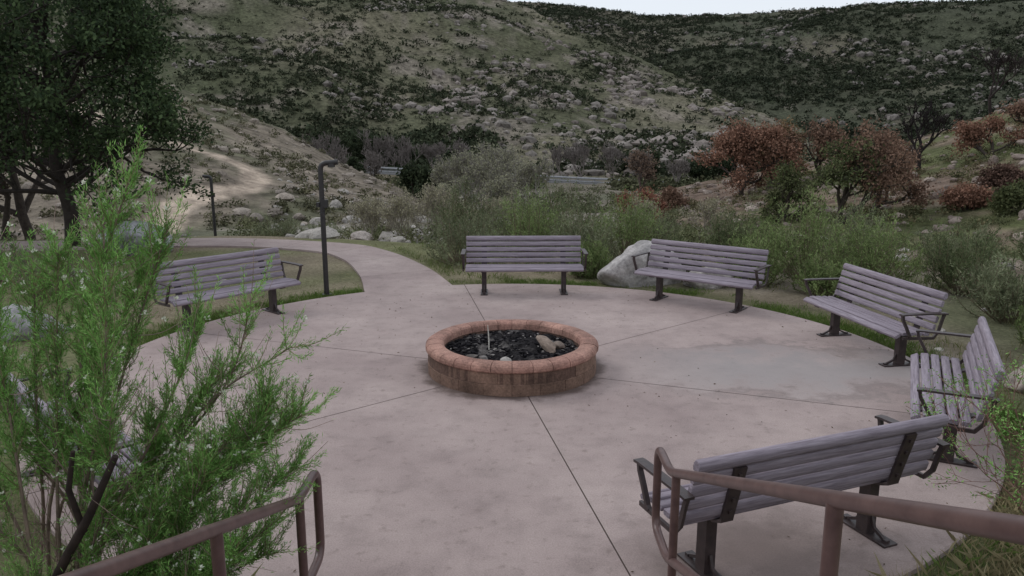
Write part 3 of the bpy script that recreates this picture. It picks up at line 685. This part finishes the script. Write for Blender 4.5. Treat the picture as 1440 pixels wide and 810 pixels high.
x,y,z=place(30000,-.1,.62,240,640,[2],lambda x,y,a,r:.25+.8*sstep(.40,.53,fbm(x,y,60,4,403)))
domes(mb,x,y,z,rng.uniform(.7,2.1,len(x)),15,(S(40,48,39),S(70,75,58)),fs=.6)
mb.obj('hillside_shrubs',[M_shrub])
mb=MB()
x,y,z=place(1700,-.62,.0,30,74,[3],lambda x,y,a,r:.3+.6*sstep(.45,.6,fbm(x,y,8,3,404)));domes(mb,x,y,z,rng.uniform(.15,.5,len(x)),50,(S(74,78,58),S(116,112,88)),fs=.33)
x,y,z=place(1700,.08,.62,27,66,[4],lambda x,y,a,r:.15+.6*sstep(.48,.6,fbm(x,y,8,3,405)));domes(mb,x,y,z,rng.uniform(.12,.42,len(x)),45,(S(84,88,60),S(124,112,88)),fs=.33)
x,y,z=place(1300,-.6,.6,45,84,[0],lambda x,y,a,r:.75+0*x);domes(mb,x,y,z,rng.uniform(.25,.8,len(x)),60,(S(80,85,64),S(122,120,98)),fs=.28)
x,y,z=place(700,-.6,.6,84,92,[0],lambda x,y,a,r:(np.abs(a+.10)>.035)*(np.abs(a-.08)>.05)*.9);domes(mb,x,y,z,rng.uniform(.7,1.6,len(x)),70,(S(62,70,50),S(112,110,86)),fs=.28)
x,y,z=place(560,-.35,.6,19,46,[0,4],lambda x,y,a,r:.7+0*x);domes(mb,x,y,z,rng.uniform(.15,.55,len(x)),190,(S(82,91,62),S(128,127,98)),fs=.17)
mb.obj('valley_shrubs',[M_shrub])

# ------------------------------------------------------------------ grass
def blades(mb,x,y,h,w,cols,tuft=1,spread=.02,lean=.35):
    x=np.repeat(x,tuft)+rng.normal(0,spread,len(x)*tuft);y=np.repeat(y,tuft)+rng.normal(0,spread,len(y)*tuft);h=np.repeat(h,tuft)*rng.uniform(.4,1.2,len(x))
    k=(np.hypot(x-PC[0],y-PC[1])>PR+.005)&(seglen_dist(x,y,pathC[::2])>.76);x,y,h=x[k],y[k],h[k];n=len(x);z=H(x,y)[0]-.01
    a=rng.uniform(0,6.28,n);l=np.abs(rng.normal(0,lean,n))*h;b=np.stack([x,y,z],1);s=np.stack([-np.sin(a),np.cos(a),0*a],1)*w/2
    m=b+np.stack([np.cos(a)*l*.35,np.sin(a)*l*.35,h*.6],1);t=b+np.stack([np.cos(a)*l,np.sin(a)*l,h],1)
    v=np.stack([b-s,b+s,m+s*.7,t,m-s*.7],1).reshape(-1,3);q=rng.random(n)[:,None];c=(cols[0]*(1-q)+cols[1]*q)*rng.uniform(.75,1.2,(n,1))
    mb.add(v,np.arange(n*5).reshape(-1,5),0,np.repeat(c,5,0))
mb=MB()
a=rng.uniform(R(-30),R(175),5600);r=PR+.03+np.abs(rng.normal(0,.25,5600));dn=fbm(a*6,r,1,3,55)>.43
blades(mb,(PC[0]+r*np.cos(a))[dn],(PC[1]+r*np.sin(a))[dn],rng.uniform(.02,.08,dn.sum()),.005,(S(88,114,52),S(128,148,82)),9,.04)
x=rng.uniform(-9,-1,5000);y=rng.uniform(9.5,17.5,5000);k=fbm(x,y,1.3,3,56)>.46;blades(mb,x[k],y[k],rng.uniform(.02,.05,k.sum()),.005,(S(114,115,80),S(160,152,118)),6,.05)
x=rng.uniform(-2.5,9,5000);y=rng.uniform(12.5,18,5000);k=fbm(x,y,1.6,3,57)>.45;blades(mb,x[k],y[k],rng.uniform(.04,.12,k.sum()),.007,(S(96,114,62),S(138,147,94)),6,.05)
x=rng.uniform(4.2,11,3500);y=rng.uniform(4,13,3500);k=fbm(x,y,1.6,3,58)>.42;blades(mb,x[k],y[k],rng.uniform(.03,.12,k.sum()),.005,(S(104,112,70),S(154,146,106)),8,.09)
x=rng.uniform(4,28,5000);y=rng.uniform(18,40,5000);k=fbm(x,y,4,3,59)>.5;blades(mb,x[k],y[k],rng.uniform(.06,.16,k.sum()),.018,(S(94,108,64),S(128,134,86)),5,.12)
mb.obj('grass',[M_grass])
mb=MB()
x=np.concatenate([rng.uniform(1.2,3.6,700),rng.uniform(2.9,4.8,400)]);y=np.concatenate([rng.uniform(2.7,4.1,700),rng.uniform(3.4,5.4,400)])
blades(mb,x,y,rng.uniform(.03,.12,len(x)),.0022,(S(140,130,98),S(190,178,142)),26,.12,.8)
x=rng.uniform(1.6,4.2,90);y=rng.uniform(3.0,4.6,90);blades(mb,x,y,rng.uniform(.16,.3,len(x)),.0016,(S(170,158,124),S(206,194,160)),4,.06,.25)
x=rng.uniform(1.3,4.2,300);y=rng.uniform(2.7,4.7,300);blades(mb,x,y,rng.uniform(.03,.10,len(x)),.003,(S(96,122,60),S(134,152,90)),24,.08,.6)
x=rng.uniform(-4.5,-1.1,320);y=rng.uniform(2.4,3.9,320);blades(mb,x,y,rng.uniform(.08,.22,len(x)),.0025,(S(116,122,80),S(182,172,134)),30,.10,.55)
mb.obj('dry_grass',[M_grass])
# leaf litter and grit blown over the slab
mb=MB();n=700;a=rng.uniform(0,6.28,n);r=PR*np.sqrt(rng.random(n))*.99
x=PC[0]+r*np.cos(a);y=PC[1]+r*np.sin(a);k=(r>1.0)&((fbm(x,y,1.6,2,77)>.5)|(r>3.9));x,y=x[k],y[k]
d=rnd(len(x));d[:,2]*=.12;leaves(mb,np.stack([x,y,np.full(len(x),.006)],1),d,rng.uniform(.010,.035,len(x)),rng.uniform(.005,.014,len(x)),S(92,76,60)*rng.uniform(.6,1.6,(len(x),1)))
mb.obj('leaf_litter',[M_leaf])

# ------------------------------------------------------------------ world, sun, camera
sc=bpy.context.scene
w=bpy.data.worlds.new("World");sc.world=w;w.use_nodes=True;nt=w.node_tree;ns=nt.nodes;ls=nt.links
sky=ns.new('ShaderNodeTexSky');sky.sky_type='NISHITA';sky.sun_disc=False;sky.sun_elevation=R(42);sky.sun_rotation=R(-60)
bg=ns['Background'];bg.inputs[1].default_value=.11
c=mix(ns,ls,.84,sky.outputs[0],(8.1,8.5,9.1));ls.new(c,bg.inputs[0])
sd=bpy.data.lights.new('sun','SUN');sd.energy=.8;sd.angle=R(22);sd.color=(1,.985,.96)
so=bpy.data.objects.new('sun',sd);sc.collection.objects.link(so)
el,ro=R(42),R(-60)
d=Vector((math.sin(ro)*math.cos(el),math.cos(ro)*math.cos(el),math.sin(el)))
so.rotation_euler=d.to_track_quat('Z','Y').to_euler()
cam=bpy.data.cameras.new('camera');co=bpy.data.objects.new('camera',cam);sc.collection.objects.link(co)
co.location=(0,0,EYE);co.rotation_euler=(R(78),0,0);cam.sensor_width=36;cam.lens=27.2;cam.clip_end=5000;cam.clip_start=.05
sc.camera=co
sc.view_settings.view_transform='Standard';sc.view_settings.look='None';sc.view_settings.exposure=0
